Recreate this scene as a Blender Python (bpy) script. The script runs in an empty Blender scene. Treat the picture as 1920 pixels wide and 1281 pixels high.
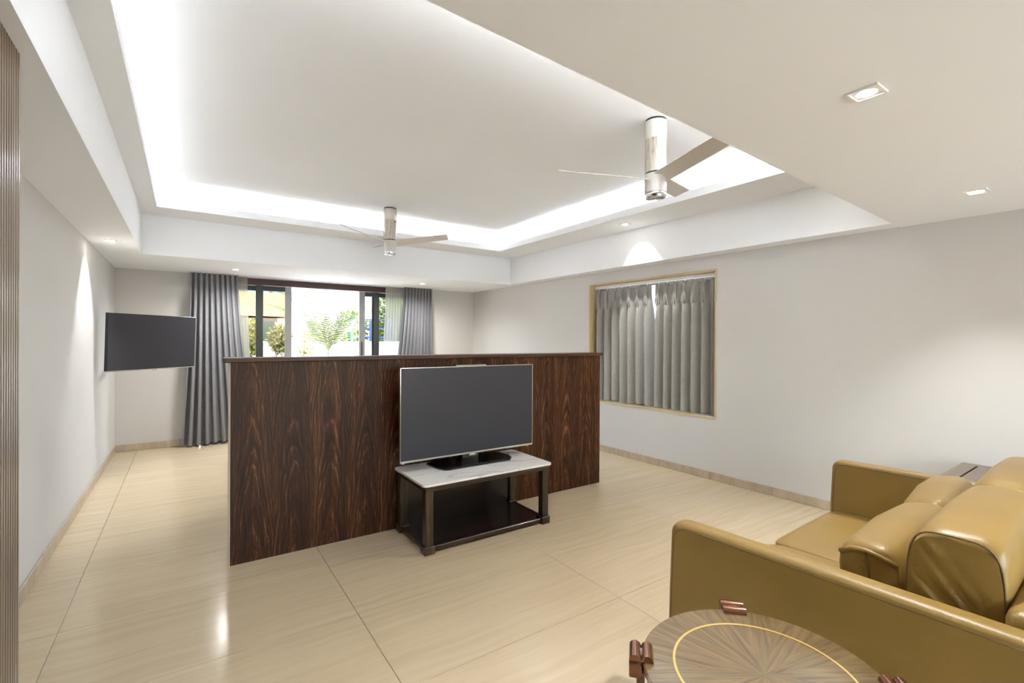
import bpy, bmesh, math, random
from mathutils import Vector, Matrix
random.seed(7)
S = bpy.context.scene
COL = S.collection
PI = math.pi

# ------------------------------------------------------------------ camera
F_PX, YAW, PITCH, ROLL = 893.71, 0.59968, -0.0028, 0.00519
CAM_H = 1.4
cam_d = bpy.data.cameras.new('camera')
cam_d.sensor_fit = 'HORIZONTAL'; cam_d.sensor_width = 36.0
cam_d.lens = 36.0 * F_PX / 1920.0
cam_d.clip_start = 0.02; cam_d.clip_end = 400
cam = bpy.data.objects.new('camera', cam_d); COL.objects.link(cam)
_f = Vector((math.sin(YAW)*math.cos(PITCH), math.cos(YAW)*math.cos(PITCH), math.sin(PITCH)))
_r = Vector((math.cos(YAW), -math.sin(YAW), 0)); _u = _r.cross(_f)
_r2 = _r*math.cos(ROLL) + _u*math.sin(ROLL); _u2 = -_r*math.sin(ROLL) + _u*math.cos(ROLL)
_M = Matrix((_r2, _u2, -_f)).transposed().to_4x4(); _M.translation = (0, 0, CAM_H)
cam.matrix_world = _M
S.camera = cam

# ------------------------------------------------------------------ world, sun, exposure
SKY_STRENGTH = 0.205
SUN_STRENGTH = 1.8
COVE_STRENGTH = 2.7
SPOT_WATT = 9.0
S.view_settings.view_transform = 'Standard'
S.view_settings.look = 'None'
S.view_settings.gamma = 1.0
S.view_settings.use_curve_mapping = False
S.view_settings.exposure = 3.55

w = bpy.data.worlds.new('world'); S.world = w; w.use_nodes = True
wn = w.node_tree; bg = wn.nodes['Background']
sky = wn.nodes.new('ShaderNodeTexSky')
sky.sky_type = 'NISHITA'; sky.sun_disc = False
sky.sun_elevation = math.radians(52); sky.sun_rotation = math.radians(200)
sky.air_density = 1.0; sky.dust_density = 2.5; sky.ozone_density = 1.0
wn.links.new(sky.outputs['Color'], bg.inputs['Color'])
bg.inputs['Strength'].default_value = SKY_STRENGTH

sd = bpy.data.lights.new('sun', 'SUN'); sd.energy = SUN_STRENGTH; sd.angle = 0.01
sd.color = (1.0, 0.95, 0.86)
sun = bpy.data.objects.new('sun', sd); COL.objects.link(sun)
sun.location = (0, 0, 20)
sun.rotation_euler = Vector((0.32, 0.55, -0.95)).to_track_quat('-Z', 'Y').to_euler()

# ------------------------------------------------------------------ materials
def new_mat(name):
    m = bpy.data.materials.new(name); m.use_nodes = True
    nt = m.node_tree; b = nt.nodes['Principled BSDF']
    return m, nt, b

def N(nt, kind, **kw):
    n = nt.nodes.new(kind)
    for k, v in kw.items():
        if k in n.inputs: n.inputs[k].default_value = v
        else: setattr(n, k, v)
    return n

def pmat(name, col, rough=0.5, metal=0.0, spec=0.5, coat=0.0, bump=None, var=0.0, vscale=3.0, emit=None, estr=0.0):
    """plain procedural material: a base colour with faint noise variation and optional fine relief"""
    m, nt, b = new_mat(name)
    b.inputs['Roughness'].default_value = rough
    b.inputs['Metallic'].default_value = metal
    b.inputs['Specular IOR Level'].default_value = spec
    b.inputs['Coat Weight'].default_value = coat
    b.inputs['Coat Roughness'].default_value = 0.08
    tc = N(nt, 'ShaderNodeTexCoord')
    if var > 0:
        no = N(nt, 'ShaderNodeTexNoise', Scale=vscale, Detail=3.0)
        nt.links.new(tc.outputs['Object'], no.inputs['Vector'])
        r = N(nt, 'ShaderNodeValToRGB')
        r.color_ramp.elements[0].position = 0.3; r.color_ramp.elements[1].position = 0.7
        r.color_ramp.elements[0].color = [c*(1-var) for c in col] + [1]
        r.color_ramp.elements[1].color = [min(1, c*(1+var)) for c in col] + [1]
        nt.links.new(no.outputs['Fac'], r.inputs['Fac'])
        nt.links.new(r.outputs['Color'], b.inputs['Base Color'])
    else:
        b.inputs['Base Color'].default_value = (*col, 1)
    if bump:
        sc, st = bump
        no2 = N(nt, 'ShaderNodeTexNoise', Scale=sc, Detail=4.0)
        nt.links.new(tc.outputs['Object'], no2.inputs['Vector'])
        bp = N(nt, 'ShaderNodeBump', Strength=st, Distance=0.01)
        nt.links.new(no2.outputs['Fac'], bp.inputs['Height'])
        nt.links.new(bp.outputs['Normal'], b.inputs['Normal'])
    if emit:
        b.inputs['Emission Color'].default_value = (*emit, 1)
        b.inputs['Emission Strength'].default_value = estr
    return m

def wood_mat(name, stops, scale=(40, 40, 1.2), wav=0.5, rough=0.3, coat=0.3, fig=True, rand=True, axis='Z', spec=0.5, cath=False, figk=0.45):
    """streaky veneer; the grain runs along `axis` of the object"""
    m, nt, b = new_mat(name)
    tc = N(nt, 'ShaderNodeTexCoord')
    src = tc.outputs['Object']
    if rand:
        oi = N(nt, 'ShaderNodeObjectInfo')
        va = N(nt, 'ShaderNodeVectorMath', operation='MULTIPLY_ADD')
        nt.links.new(oi.outputs['Random'], va.inputs[0])
        va.inputs[1].default_value = (3.1, 5.7, 2.3)
        nt.links.new(src, va.inputs[2]); src = va.outputs[0]
    low = N(nt, 'ShaderNodeTexNoise', Scale=1.0, Detail=3.0, Roughness=0.6)
    mpl = N(nt, 'ShaderNodeMapping'); s0 = {'Z': (5, 5, 1.6), 'X': (1.6, 5, 5), 'Y': (5, 1.6, 5)}[axis]
    mpl.inputs['Scale'].default_value = s0
    nt.links.new(src, mpl.inputs['Vector']); nt.links.new(mpl.outputs[0], low.inputs['Vector'])
    # warp across the grain
    wv = N(nt, 'ShaderNodeVectorMath', operation='MULTIPLY_ADD')
    sub = N(nt, 'ShaderNodeVectorMath', operation='SUBTRACT'); sub.inputs[1].default_value = (0.5, 0.5, 0.5)
    nt.links.new(low.outputs['Color'], sub.inputs[0])
    nt.links.new(sub.outputs[0], wv.inputs[0])
    k = 0.10*wav
    wv.inputs[1].default_value = {'Z': (k, k, 0), 'X': (0, k, k), 'Y': (k, 0, k)}[axis]
    nt.links.new(src, wv.inputs[2])
    mp = N(nt, 'ShaderNodeMapping'); mp.inputs['Scale'].default_value = scale
    nt.links.new(wv.outputs[0], mp.inputs['Vector'])
    n1 = N(nt, 'ShaderNodeTexNoise', Scale=1.0, Detail=5.0, Roughness=0.62)
    nt.links.new(mp.outputs[0], n1.inputs['Vector'])
    mp2 = N(nt, 'ShaderNodeMapping'); mp2.inputs['Scale'].default_value = [c*3.2 for c in scale]
    nt.links.new(wv.outputs[0], mp2.inputs['Vector'])
    n2 = N(nt, 'ShaderNodeTexNoise', Scale=1.0, Detail=2.0, Roughness=0.5)
    nt.links.new(mp2.outputs[0], n2.inputs['Vector'])
    mx = N(nt, 'ShaderNodeMix', data_type='FLOAT'); mx.inputs['Factor'].default_value = 0.35
    nt.links.new(n1.outputs['Fac'], mx.inputs[2]); nt.links.new(n2.outputs['Fac'], mx.inputs[3])
    fac = mx.outputs[0]
    if cath:
        # book-matched leaves with arched (cathedral) figure: contours of z + c*x^2 across each leaf
        spx = N(nt, 'ShaderNodeSeparateXYZ'); nt.links.new(wv.outputs[0], spx.inputs[0])
        pp = N(nt, 'ShaderNodeMath', operation='PINGPONG'); pp.inputs[1].default_value = 0.118; nt.links.new(spx.outputs['X'], pp.inputs[0])
        sq = N(nt, 'ShaderNodeMath', operation='POWER'); sq.inputs[1].default_value = 1.7; nt.links.new(pp.outputs[0], sq.inputs[0])
        ar = N(nt, 'ShaderNodeMath', operation='MULTIPLY_ADD'); ar.inputs[1].default_value = 34.0
        nt.links.new(sq.outputs[0], ar.inputs[0]); nt.links.new(spx.outputs['Z'], ar.inputs[2])
        nz = N(nt, 'ShaderNodeTexNoise', Scale=3.0, Detail=4.0, Roughness=0.65); nt.links.new(src, nz.inputs['Vector'])
        mpz = N(nt, 'ShaderNodeMapping'); mpz.inputs['Scale'].default_value = (5, 5, 0.7); nt.links.new(src, mpz.inputs['Vector']); nt.links.new(mpz.outputs[0], nz.inputs['Vector'])
        a2 = N(nt, 'ShaderNodeMath', operation='MULTIPLY_ADD'); a2.inputs[1].default_value = 0.40; nt.links.new(nz.outputs['Fac'], a2.inputs[0]); nt.links.new(ar.outputs[0], a2.inputs[2])
        n1d = N(nt, 'ShaderNodeTexNoise', noise_dimensions='1D', Scale=9.0, Detail=3.0, Roughness=0.7)
        nt.links.new(a2.outputs[0], n1d.inputs['W'])
        mxc = N(nt, 'ShaderNodeMix', data_type='FLOAT'); mxc.inputs['Factor'].default_value = 0.42
        nt.links.new(fac, mxc.inputs[2]); nt.links.new(n1d.outputs['Fac'], mxc.inputs[3]); fac = mxc.outputs[0]
    if fig:
        # broad dark and light flitches
        n3 = N(nt, 'ShaderNodeTexNoise', Scale=1.0, Detail=2.0)
        mp3 = N(nt, 'ShaderNodeMapping'); mp3.inputs['Scale'].default_value = [c*0.16 for c in scale]
        nt.links.new(wv.outputs[0], mp3.inputs['Vector']); nt.links.new(mp3.outputs[0], n3.inputs['Vector'])
        ma = N(nt, 'ShaderNodeMath', operation='MULTIPLY_ADD'); ma.inputs[1].default_value = figk
        nt.links.new(n3.outputs['Fac'], ma.inputs[0])
        mb = N(nt, 'ShaderNodeMath', operation='SUBTRACT'); mb.inputs[1].default_value = figk/2
        nt.links.new(fac, ma.inputs[2]); nt.links.new(ma.outputs[0], mb.inputs[0]); fac = mb.outputs[0]
    r = N(nt, 'ShaderNodeValToRGB')
    el = r.color_ramp.elements
    el[0].position, el[0].color = stops[0][0], (*stops[0][1], 1)
    el[1].position, el[1].color = stops[-1][0], (*stops[-1][1], 1)
    for p, c in stops[1:-1]:
        e = el.new(p); e.color = (*c, 1)
    nt.links.new(fac, r.inputs['Fac'])
    nt.links.new(r.outputs['Color'], b.inputs['Base Color'])
    b.inputs['Roughness'].default_value = rough
    b.inputs['Coat Weight'].default_value = coat; b.inputs['Coat Roughness'].default_value = 0.12
    b.inputs['Specular IOR Level'].default_value = spec
    return m

def glass_mat(name, tint, gloss=0.08):
    m, nt, b = new_mat(name); nt.nodes.remove(b)
    out = nt.nodes['Material Output']
    t = N(nt, 'ShaderNodeBsdfTransparent'); t.inputs['Color'].default_value = (*tint, 1)
    g = N(nt, 'ShaderNodeBsdfGlossy', Roughness=0.02)
    lw = N(nt, 'ShaderNodeFresnel'); lw.inputs['IOR'].default_value = 1.45
    mx = N(nt, 'ShaderNodeMixShader')
    nt.links.new(lw.outputs['Fac'], mx.inputs['Fac'])
    nt.links.new(t.outputs[0], mx.inputs[1]); nt.links.new(g.outputs[0], mx.inputs[2])
    nt.links.new(mx.outputs[0], out.inputs['Surface'])
    return m

def sheer_mat(name, col, opacity):
    m, nt, b = new_mat(name); nt.nodes.remove(b)
    out = nt.nodes['Material Output']
    t = N(nt, 'ShaderNodeBsdfTransparent')
    d = N(nt, 'ShaderNodeBsdfDiffuse'); d.inputs['Color'].default_value = (*col, 1)
    tl = N(nt, 'ShaderNodeBsdfTranslucent'); tl.inputs['Color'].default_value = (*col, 1)
    m1 = N(nt, 'ShaderNodeMixShader'); m1.inputs['Fac'].default_value = 0.5
    nt.links.new(d.outputs[0], m1.inputs[1]); nt.links.new(tl.outputs[0], m1.inputs[2])
    m2 = N(nt, 'ShaderNodeMixShader'); m2.inputs['Fac'].default_value = opacity
    nt.links.new(t.outputs[0], m2.inputs[1]); nt.links.new(m1.outputs[0], m2.inputs[2])
    nt.links.new(m2.outputs[0], out.inputs['Surface'])
    return m

def marble_tile_mat():
    m, nt, b = new_mat('beige_vein_cut_marble')
    tc = N(nt, 'ShaderNodeTexCoord'); oi = N(nt, 'ShaderNodeObjectInfo')
    va = N(nt, 'ShaderNodeVectorMath', operation='MULTIPLY_ADD'); va.inputs[1].default_value = (4.0, 7.0, 3.0)
    nt.links.new(oi.outputs['Random'], va.inputs[0]); nt.links.new(tc.outputs['Object'], va.inputs[2])
    low = N(nt, 'ShaderNodeTexNoise', Scale=2.2, Detail=2.0)
    nt.links.new(va.outputs[0], low.inputs['Vector'])
    wv = N(nt, 'ShaderNodeVectorMath', operation='MULTIPLY_ADD'); wv.inputs[1].default_value = (0, 0.09, 0)
    nt.links.new(low.outputs['Color'], wv.inputs[0]); nt.links.new(va.outputs[0], wv.inputs[2])
    mp = N(nt, 'ShaderNodeMapping'); mp.inputs['Scale'].default_value = (1.3, 26, 1)
    nt.links.new(wv.outputs[0], mp.inputs['Vector'])
    n1 = N(nt, 'ShaderNodeTexNoise', Scale=1.0, Detail=5.0, Roughness=0.6)
    nt.links.new(mp.outputs[0], n1.inputs['Vector'])
    r = N(nt, 'ShaderNodeValToRGB'); el = r.color_ramp.elements
    el[0].position = 0.28; el[0].color = (0.55, 0.44, 0.285, 1)
    el[1].position = 0.72; el[1].color = (0.64, 0.525, 0.365, 1)
    e = el.new(0.5); e.color = (0.60, 0.485, 0.325, 1)
    nt.links.new(n1.outputs['Fac'], r.inputs['Fac'])
    nt.links.new(r.outputs['Color'], b.inputs['Base Color'])
    b.inputs['Roughness'].default_value = 0.16
    b.inputs['Specular IOR Level'].default_value = 0.45
    return m

def sunburst_mat(n=16):
    """veneer wedges meeting in the middle: each wedge has its own grain direction and tone"""
    m, nt, b = new_mat('sunburst_veneer')
    tc = N(nt, 'ShaderNodeTexCoord'); sp = N(nt, 'ShaderNodeSeparateXYZ')
    nt.links.new(tc.outputs['Object'], sp.inputs[0])
    at = N(nt, 'ShaderNodeMath', operation='ARCTAN2')
    nt.links.new(sp.outputs['Y'], at.inputs[0]); nt.links.new(sp.outputs['X'], at.inputs[1])
    wd = N(nt, 'ShaderNodeMath', operation='MULTIPLY'); wd.inputs[1].default_value = n/(2*PI)
    nt.links.new(at.outputs[0], wd.inputs[0])
    fl = N(nt, 'ShaderNodeMath', operation='FLOOR'); nt.links.new(wd.outputs[0], fl.inputs[0])
    # angle of the wedge's middle
    am = N(nt, 'ShaderNodeMath', operation='MULTIPLY_ADD'); am.inputs[1].default_value = 2*PI/n; am.inputs[2].default_value = PI/n
    nt.links.new(fl.outputs[0], am.inputs[0])
    co = N(nt, 'ShaderNodeMath', operation='COSINE'); nt.links.new(am.outputs[0], co.inputs[0])
    si = N(nt, 'ShaderNodeMath', operation='SINE'); nt.links.new(am.outputs[0], si.inputs[0])
    def mul(a, c):
        q = N(nt, 'ShaderNodeMath', operation='MULTIPLY'); nt.links.new(a, q.inputs[0]); nt.links.new(c, q.inputs[1]); return q.outputs[0]
    def op(o, a, c):
        q = N(nt, 'ShaderNodeMath', operation=o); nt.links.new(a, q.inputs[0]); nt.links.new(c, q.inputs[1]); return q.outputs[0]
    along = op('ADD', mul(sp.outputs['X'], co.outputs[0]), mul(sp.outputs['Y'], si.outputs[0]))
    across = op('SUBTRACT', mul(sp.outputs['Y'], co.outputs[0]), mul(sp.outputs['X'], si.outputs[0]))
    cb = N(nt, 'ShaderNodeCombineXYZ')
    a1 = N(nt, 'ShaderNodeMath', operation='MULTIPLY'); a1.inputs[1].default_value = 5.0; nt.links.new(along, a1.inputs[0])
    a2 = N(nt, 'ShaderNodeMath', operation='MULTIPLY'); a2.inputs[1].default_value = 95.0; nt.links.new(across, a2.inputs[0])
    a3 = N(nt, 'ShaderNodeMath', operation='MULTIPLY'); a3.inputs[1].default_value = 3.7; nt.links.new(fl.outputs[0], a3.inputs[0])
    nt.links.new(a1.outputs[0], cb.inputs[0]); nt.links.new(a2.outputs[0], cb.inputs[1]); nt.links.new(a3.outputs[0], cb.inputs[2])
    n1 = N(nt, 'ShaderNodeTexNoise', Scale=1.0, Detail=4.0, Roughness=0.6)
    nt.links.new(cb.outputs[0], n1.inputs['Vector'])
    r = N(nt, 'ShaderNodeValToRGB'); el = r.color_ramp.elements
    el[0].position = 0.3; el[0].color = (0.085, 0.054, 0.024, 1)
    el[1].position = 0.72; el[1].color = (0.25, 0.172, 0.076, 1)
    e = el.new(0.52); e.color = (0.18, 0.120, 0.051, 1)
    nt.links.new(n1.outputs['Fac'], r.inputs['Fac']); nt.links.new(r.outputs['Color'], b.inputs['Base Color'])
    b.inputs['Roughness'].default_value = 0.3; b.inputs['Coat Weight'].default_value = 0.6; b.inputs['Coat Roughness'].default_value = 0.1
    return m

def leather_mat(name, col):
    m, nt, b = new_mat(name)
    tc = N(nt, 'ShaderNodeTexCoord')
    no = N(nt, 'ShaderNodeTexNoise', Scale=4.0, Detail=3.0); nt.links.new(tc.outputs['Object'], no.inputs['Vector'])
    r = N(nt, 'ShaderNodeValToRGB'); el = r.color_ramp.elements
    el[0].position = 0.3; el[0].color = (*[c*0.93 for c in col], 1); el[1].position = 0.7; el[1].color = (*[c*1.06 for c in col], 1)
    nt.links.new(no.outputs['Fac'], r.inputs['Fac']); nt.links.new(r.outputs['Color'], b.inputs['Base Color'])
    vo = N(nt, 'ShaderNodeTexVoronoi', Scale=420.0); nt.links.new(tc.outputs['Object'], vo.inputs['Vector'])
    bp = N(nt, 'ShaderNodeBump', Strength=0.16, Distance=0.002)
    nt.links.new(vo.outputs['Distance'], bp.inputs['Height']); nt.links.new(bp.outputs['Normal'], b.inputs['Normal'])
    b.inputs['Roughness'].default_value = 0.36; b.inputs['Specular IOR Level'].default_value = 0.55
    return m

def leaf_mat(name, c1, c2):
    m, nt, b = new_mat(name)
    g = N(nt, 'ShaderNodeNewGeometry')
    r = N(nt, 'ShaderNodeValToRGB'); el = r.color_ramp.elements
    el[0].color = (*c1, 1); el[1].color = (*c2, 1)
    nt.links.new(g.outputs['Random Per Island'], r.inputs['Fac']); nt.links.new(r.outputs['Color'], b.inputs['Base Color'])
    b.inputs['Roughness'].default_value = 0.45
    return m

WHITE = pmat('warm_white_wall_paint', (0.625, 0.61, 0.585), 0.75, spec=0.25, var=0.012, vscale=0.8, bump=(160, 0.03))
CEIL = pmat('white_ceiling_paint', (0.895, 0.91, 0.925), 0.8, spec=0.2, var=0.01, vscale=0.7)
TILE = marble_tile_mat()
GROUT = pmat('grout', (0.22, 0.17, 0.11), 0.8)
SKIRT = wood_mat('beige_stone_skirting', [(0.3, (0.40, 0.32, 0.22)), (0.7, (0.54, 0.44, 0.33))], scale=(14, 14, 3), rough=0.25, coat=0.2, fig=False)
EBONY = wood_mat('striped_ebony_veneer', [(0.33, (0.014, 0.005, 0.002)), (0.47, (0.032, 0.011, 0.004)), (0.55, (0.075, 0.028, 0.010)), (0.62, (0.18, 0.073, 0.028)), (0.74, (0.38, 0.18, 0.08))], scale=(75, 75, 1.0), wav=0.7, cath=True, figk=0.25, rough=0.42, coat=0.0, spec=0.18)
EBONY_CAP = wood_mat('ebony_cap_veneer', [(0.3, (0.03, 0.012, 0.006)), (0.55, (0.08, 0.035, 0.018)), (0.75, (0.17, 0.085, 0.045))], scale=(1.2, 60, 60), wav=0.4, rough=0.4, coat=0.0, spec=0.25, axis='X')
STANDW = wood_mat('dark_stand_veneer', [(0.3, (0.010, 0.006, 0.003)), (0.55, (0.035, 0.020, 0.009)), (0.78, (0.20, 0.125, 0.058))], scale=(70, 70, 2.0), wav=0.3, rough=0.32, coat=0.25)
STANDH = wood_mat('dark_rail_veneer', [(0.3, (0.012, 0.007, 0.003)), (0.55, (0.045, 0.026, 0.012)), (0.78, (0.22, 0.14, 0.066))], scale=(2.0, 70, 70), wav=0.3, rough=0.32, coat=0.25, axis='X')
SHELFW = wood_mat('black_brown_shelf_veneer', [(0.3, (0.006, 0.003, 0.002)), (0.7, (0.022, 0.011, 0.006))], scale=(2.0, 50, 50), wav=0.3, rough=0.25, coat=0.3, axis='X')
SLATW = wood_mat('bronze_slat_veneer', [(0.3, (0.085, 0.055, 0.026)), (0.7, (0.19, 0.125, 0.06))], scale=(60, 60, 1.5), wav=0.2, rough=0.3, coat=0.25)
WALNUT = wood_mat('grey_brown_plank', [(0.3, (0.10, 0.07, 0.045)), (0.7, (0.20, 0.15, 0.10))], scale=(2.0, 60, 60), wav=0.3, rough=0.35, coat=0.2, axis='X')
BLACK = pmat('black_shadow_paint', (0.006, 0.005, 0.005), 0.6)
CREAM = pmat('cream_edge_lacquer', (0.62, 0.54, 0.43), 0.4)
STONE = None
TVSCREEN = pmat('matt_tv_screen', (0.034, 0.033, 0.040), 0.42, spec=0.35)
TVBLACK = pmat('black_plastic', (0.010, 0.010, 0.011), 0.35, var=0.1)
TVGLOSS = pmat('gloss_black_plastic', (0.012, 0.010, 0.009), 0.12, coat=0.5)
SILVER = pmat('silver_trim', (0.62, 0.61, 0.58), 0.22, metal=1.0)
GREYFAB = pmat('grey_curtain_fabric', (0.225, 0.225, 0.24), 0.75, spec=0.35, var=0.05, vscale=30, bump=(600, 0.1))
TAUPEFAB = pmat('grey_taupe_curtain_fabric', (0.37, 0.36, 0.335), 0.6, spec=0.3, var=0.04, vscale=20, bump=(600, 0.08))
SHEER = sheer_mat('white_sheer', (0.75, 0.74, 0.68), 0.55)
OAK = wood_mat('pale_gold_window_lining', [(0.3, (0.50, 0.39, 0.21)), (0.7, (0.60, 0.48, 0.29))], scale=(30, 30, 2), wav=0.2, rough=0.4, coat=0.1, fig=False)
DKFRAME = pmat('dark_green_grey_frame', (0.035, 0.04, 0.038), 0.4, metal=0.3)
BRFRAME = pmat('brown_aluminium_head', (0.055, 0.025, 0.022), 0.4, metal=0.2)
GREYFRAME = pmat('grey_aluminium_stile', (0.27, 0.265, 0.27), 0.4, metal=0.25)
TINT = glass_mat('tinted_glass', (0.55, 0.56, 0.54))
CLEAR = glass_mat('clear_glass', (0.9, 0.92, 0.92))
FANWHITE = pmat('fan_white_lacquer', (0.60, 0.575, 0.52), 0.25, coat=0.4)
FANWOOD = wood_mat('whitewashed_wood', [(0.36, (0.24, 0.19, 0.14)), (0.47, (0.50, 0.45, 0.37)), (0.62, (0.62, 0.58, 0.50))], scale=(50, 50, 4), wav=0.6, rough=0.22, coat=0.5, fig=False)
BLADE = pmat('fan_blade_paint', (0.66, 0.62, 0.56), 0.5)
CHROME = pmat('chrome', (0.8, 0.8, 0.8), 0.08, metal=1.0)
DLWHITE = pmat('downlight_white_metal', (0.86, 0.86, 0.84), 0.4)
LEDDISC = pmat('downlight_led', (1, 1, 1), 0.5, emit=(1.0, 0.95, 0.86), estr=8.0)
COVELED = pmat('cove_led_strip', (1, 1, 1), 0.5, emit=(0.98, 0.985, 1.0), estr=COVE_STRENGTH)
COVELED_ADDED = pmat('added_front_cove_led', (1, 1, 1), 0.5, emit=(0.98, 0.985, 1.0), estr=COVE_STRENGTH*2.3)  # stronger emission, only for the added front cove strip
LEATHER = leather_mat('olive_gold_leather', (0.295, 0.186, 0.048))
SEAM = pmat('leather_seam_thread', (0.17, 0.11, 0.042), 0.55)
SUNB = sunburst_mat()
BRASSIN = pmat('brass_inlay', (0.72, 0.50, 0.16), 0.3, metal=0.35)
COPPER = pmat('polished_copper_wood', (0.20, 0.082, 0.042), 0.12, metal=0.7, coat=0.4)
COPPERLEG = wood_mat('glossy_rosewood_leg', [(0.3, (0.05, 0.018, 0.008)), (0.7, (0.16, 0.07, 0.03))], scale=(60, 60, 2), wav=0.3, rough=0.2, coat=0.6)

def stone_top_mat():
    m, nt, b = new_mat('white_veined_stone')
    tc = N(nt, 'ShaderNodeTexCoord')
    mp = N(nt, 'ShaderNodeMapping'); mp.inputs['Scale'].default_value = (1.1, 3, 2); mp.inputs['Rotation'].default_value = (0, 0, 0.35)
    nt.links.new(tc.outputs['Object'], mp.inputs['Vector'])
    n1 = N(nt, 'ShaderNodeTexNoise', Scale=1.4, Detail=5.0, Distortion=0.8); nt.links.new(mp.outputs[0], n1.inputs['Vector'])
    r = N(nt, 'ShaderNodeValToRGB'); el = r.color_ramp.elements
    el[0].position = 0.485; el[0].color = (0.86, 0.83, 0.79, 1); el[1].position = 0.535; el[1].color = (0.86, 0.83, 0.79, 1)
    e = el.new(0.51); e.color = (0.66, 0.62, 0.57, 1)
    nt.links.new(n1.outputs['Fac'], r.inputs['Fac']); nt.links.new(r.outputs['Color'], b.inputs['Base Color'])
    b.inputs['Roughness'].default_value = 0.2; b.inputs['Coat Weight'].default_value = 0.3
    return m
STONE = stone_top_mat()

# ------------------------------------------------------------------ builders
def link(name, me, mat=None, parent=None, smooth=False):
    if mat is not None: me.materials.append(mat)
    if smooth:
        for p in me.polygons: p.use_smooth = True
    o = bpy.data.objects.new(name, me); COL.objects.link(o)
    if parent is not None: o.parent = parent
    return o

class MB:
    """collects shapes for ONE mesh object"""
    def __init__(self): self.v = []; self.f = []
    def add(self, vs, fs):
        n = len(self.v); self.v += [tuple(p) for p in vs]; self.f += [tuple(i+n for i in q) for q in fs]; return self
    def box(self, lo, hi):
        (a, b, c), (d, e, g) = lo, hi
        return self.add([(a,b,c),(d,b,c),(d,e,c),(a,e,c),(a,b,g),(d,b,g),(d,e,g),(a,e,g)],
                        [(0,3,2,1),(4,5,6,7),(0,1,5,4),(1,2,6,5),(2,3,7,6),(3,0,4,7)])
    def bbox(self, lo, hi, r, seg=3):
        """box with rounded edges"""
        bm = bmesh.new(); bmesh.ops.create_cube(bm, size=1)
        for v in bm.verts:
            v.co = Vector([(lo[i]+hi[i])/2 + v.co[i]*(hi[i]-lo[i]) for i in range(3)])
        bmesh.ops.bevel(bm, geom=list(bm.edges), offset=r, segments=seg, profile=0.5, affect='EDGES')
        bm.verts.index_update()
        self.add([v.co[:] for v in bm.verts], [[v.index for v in f.verts] for f in bm.faces]); bm.free(); return self
    def prism(self, pts, z0, z1):
        n = len(pts)
        vs = [(x, y, z0) for x, y in pts] + [(x, y, z1) for x, y in pts]
        fs = [tuple(range(n-1, -1, -1)), tuple(range(n, 2*n))] + [(i, (i+1) % n, n+(i+1) % n, n+i) for i in range(n)]
        return self.add(vs, fs)
    def lathe(self, prof, seg=32, c=(0, 0), closed=True):
        vs = []; fs = []
        for r, z in prof:
            for i in range(seg):
                a = 2*PI*i/seg; vs.append((c[0]+r*math.cos(a), c[1]+r*math.sin(a), z))
        for k in range(len(prof)-1):
            for i in range(seg):
                j = (i+1) % seg; fs.append((k*seg+i, k*seg+j, (k+1)*seg+j, (k+1)*seg+i))
        if closed:
            fs.append(tuple(range(seg-1, -1, -1))); b0 = (len(prof)-1)*seg; fs.append(tuple(range(b0, b0+seg)))
        return self.add(vs, fs)
    def tube(self, pts, r, seg=8, taper=None, cyc=False):
        pts = [Vector(p) for p in pts]; n = len(pts); vs = []; fs = []
        up = None
        for i, p in enumerate(pts):
            if cyc: t = pts[(i+1) % n]-pts[i-1]
            else: t = pts[min(i+1, n-1)]-pts[max(i-1, 0)]
            t.normalize()
            if up is None: up = Vector((0, 0, 1)) if abs(t.z) < 0.9 else Vector((1, 0, 0))
            a = t.cross(up).normalized(); b = a.cross(t).normalized(); up = b
            rr = r if taper is None else r + (taper-r)*i/(n-1)
            for k in range(seg):
                q = 2*PI*k/seg; vs.append(p + a*rr*math.cos(q) + b*rr*math.sin(q))
        m = n if cyc else n-1
        for i in range(m):
            for k in range(seg):
                l = (k+1) % seg; j = (i+1) % n
                fs.append((i*seg+k, i*seg+l, j*seg+l, j*seg+k))
        if not cyc:
            fs.append(tuple(range(seg-1, -1, -1))); fs.append(tuple(range((n-1)*seg, n*seg)))
        return self.add(vs, fs)
    def grid(self, fn, nu, nv):
        vs = [fn(i/nu, j/nv) for j in range(nv+1) for i in range(nu+1)]
        fs = [(j*(nu+1)+i, j*(nu+1)+i+1, (j+1)*(nu+1)+i+1, (j+1)*(nu+1)+i) for j in range(nv) for i in range(nu)]
        return self.add(vs, fs)
    def superell(self, c, a, b, d, e1=0.25, e2=0.5, nu=48, nv=28, fn=None):
        """closed cushion body: length a along x, b along y, d along z (half sizes)"""
        sg = lambda t, m: math.copysign(abs(t)**m, t)
        vs = []; fs = []
        for j in range(1, nv):
            v = -PI/2 + PI*j/nv
            for i in range(nu):
                u = 2*PI*i/nu
                p = Vector((a*sg(math.sin(v), e1), b*sg(math.cos(v), e1)*sg(math.cos(u), e2), d*sg(math.cos(v), e1)*sg(math.sin(u), e2)))
                if fn: p = fn(p)
                vs.append((c[0]+p.x, c[1]+p.y, c[2]+p.z))
        for s in (-1, 1):
            p = Vector((s*a, 0, 0))
            if fn: p = fn(p)
            vs.append((c[0]+p.x, c[1]+p.y, c[2]+p.z))
        n0 = len(vs)-2
        for j in range(nv-2):
            for i in range(nu):
                k = (i+1) % nu; fs.append((j*nu+i, j*nu+k, (j+1)*nu+k, (j+1)*nu+i))
        for i in range(nu):
            k = (i+1) % nu; fs.append((n0, k, i)); fs.append((n0+1, (nv-2)*nu+i, (nv-2)*nu+k))
        return self.add(vs, fs)
    def mesh(self, name='m'):
        me = bpy.data.meshes.new(name); me.from_pydata(self.v, [], self.f); me.update(); return me
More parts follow.
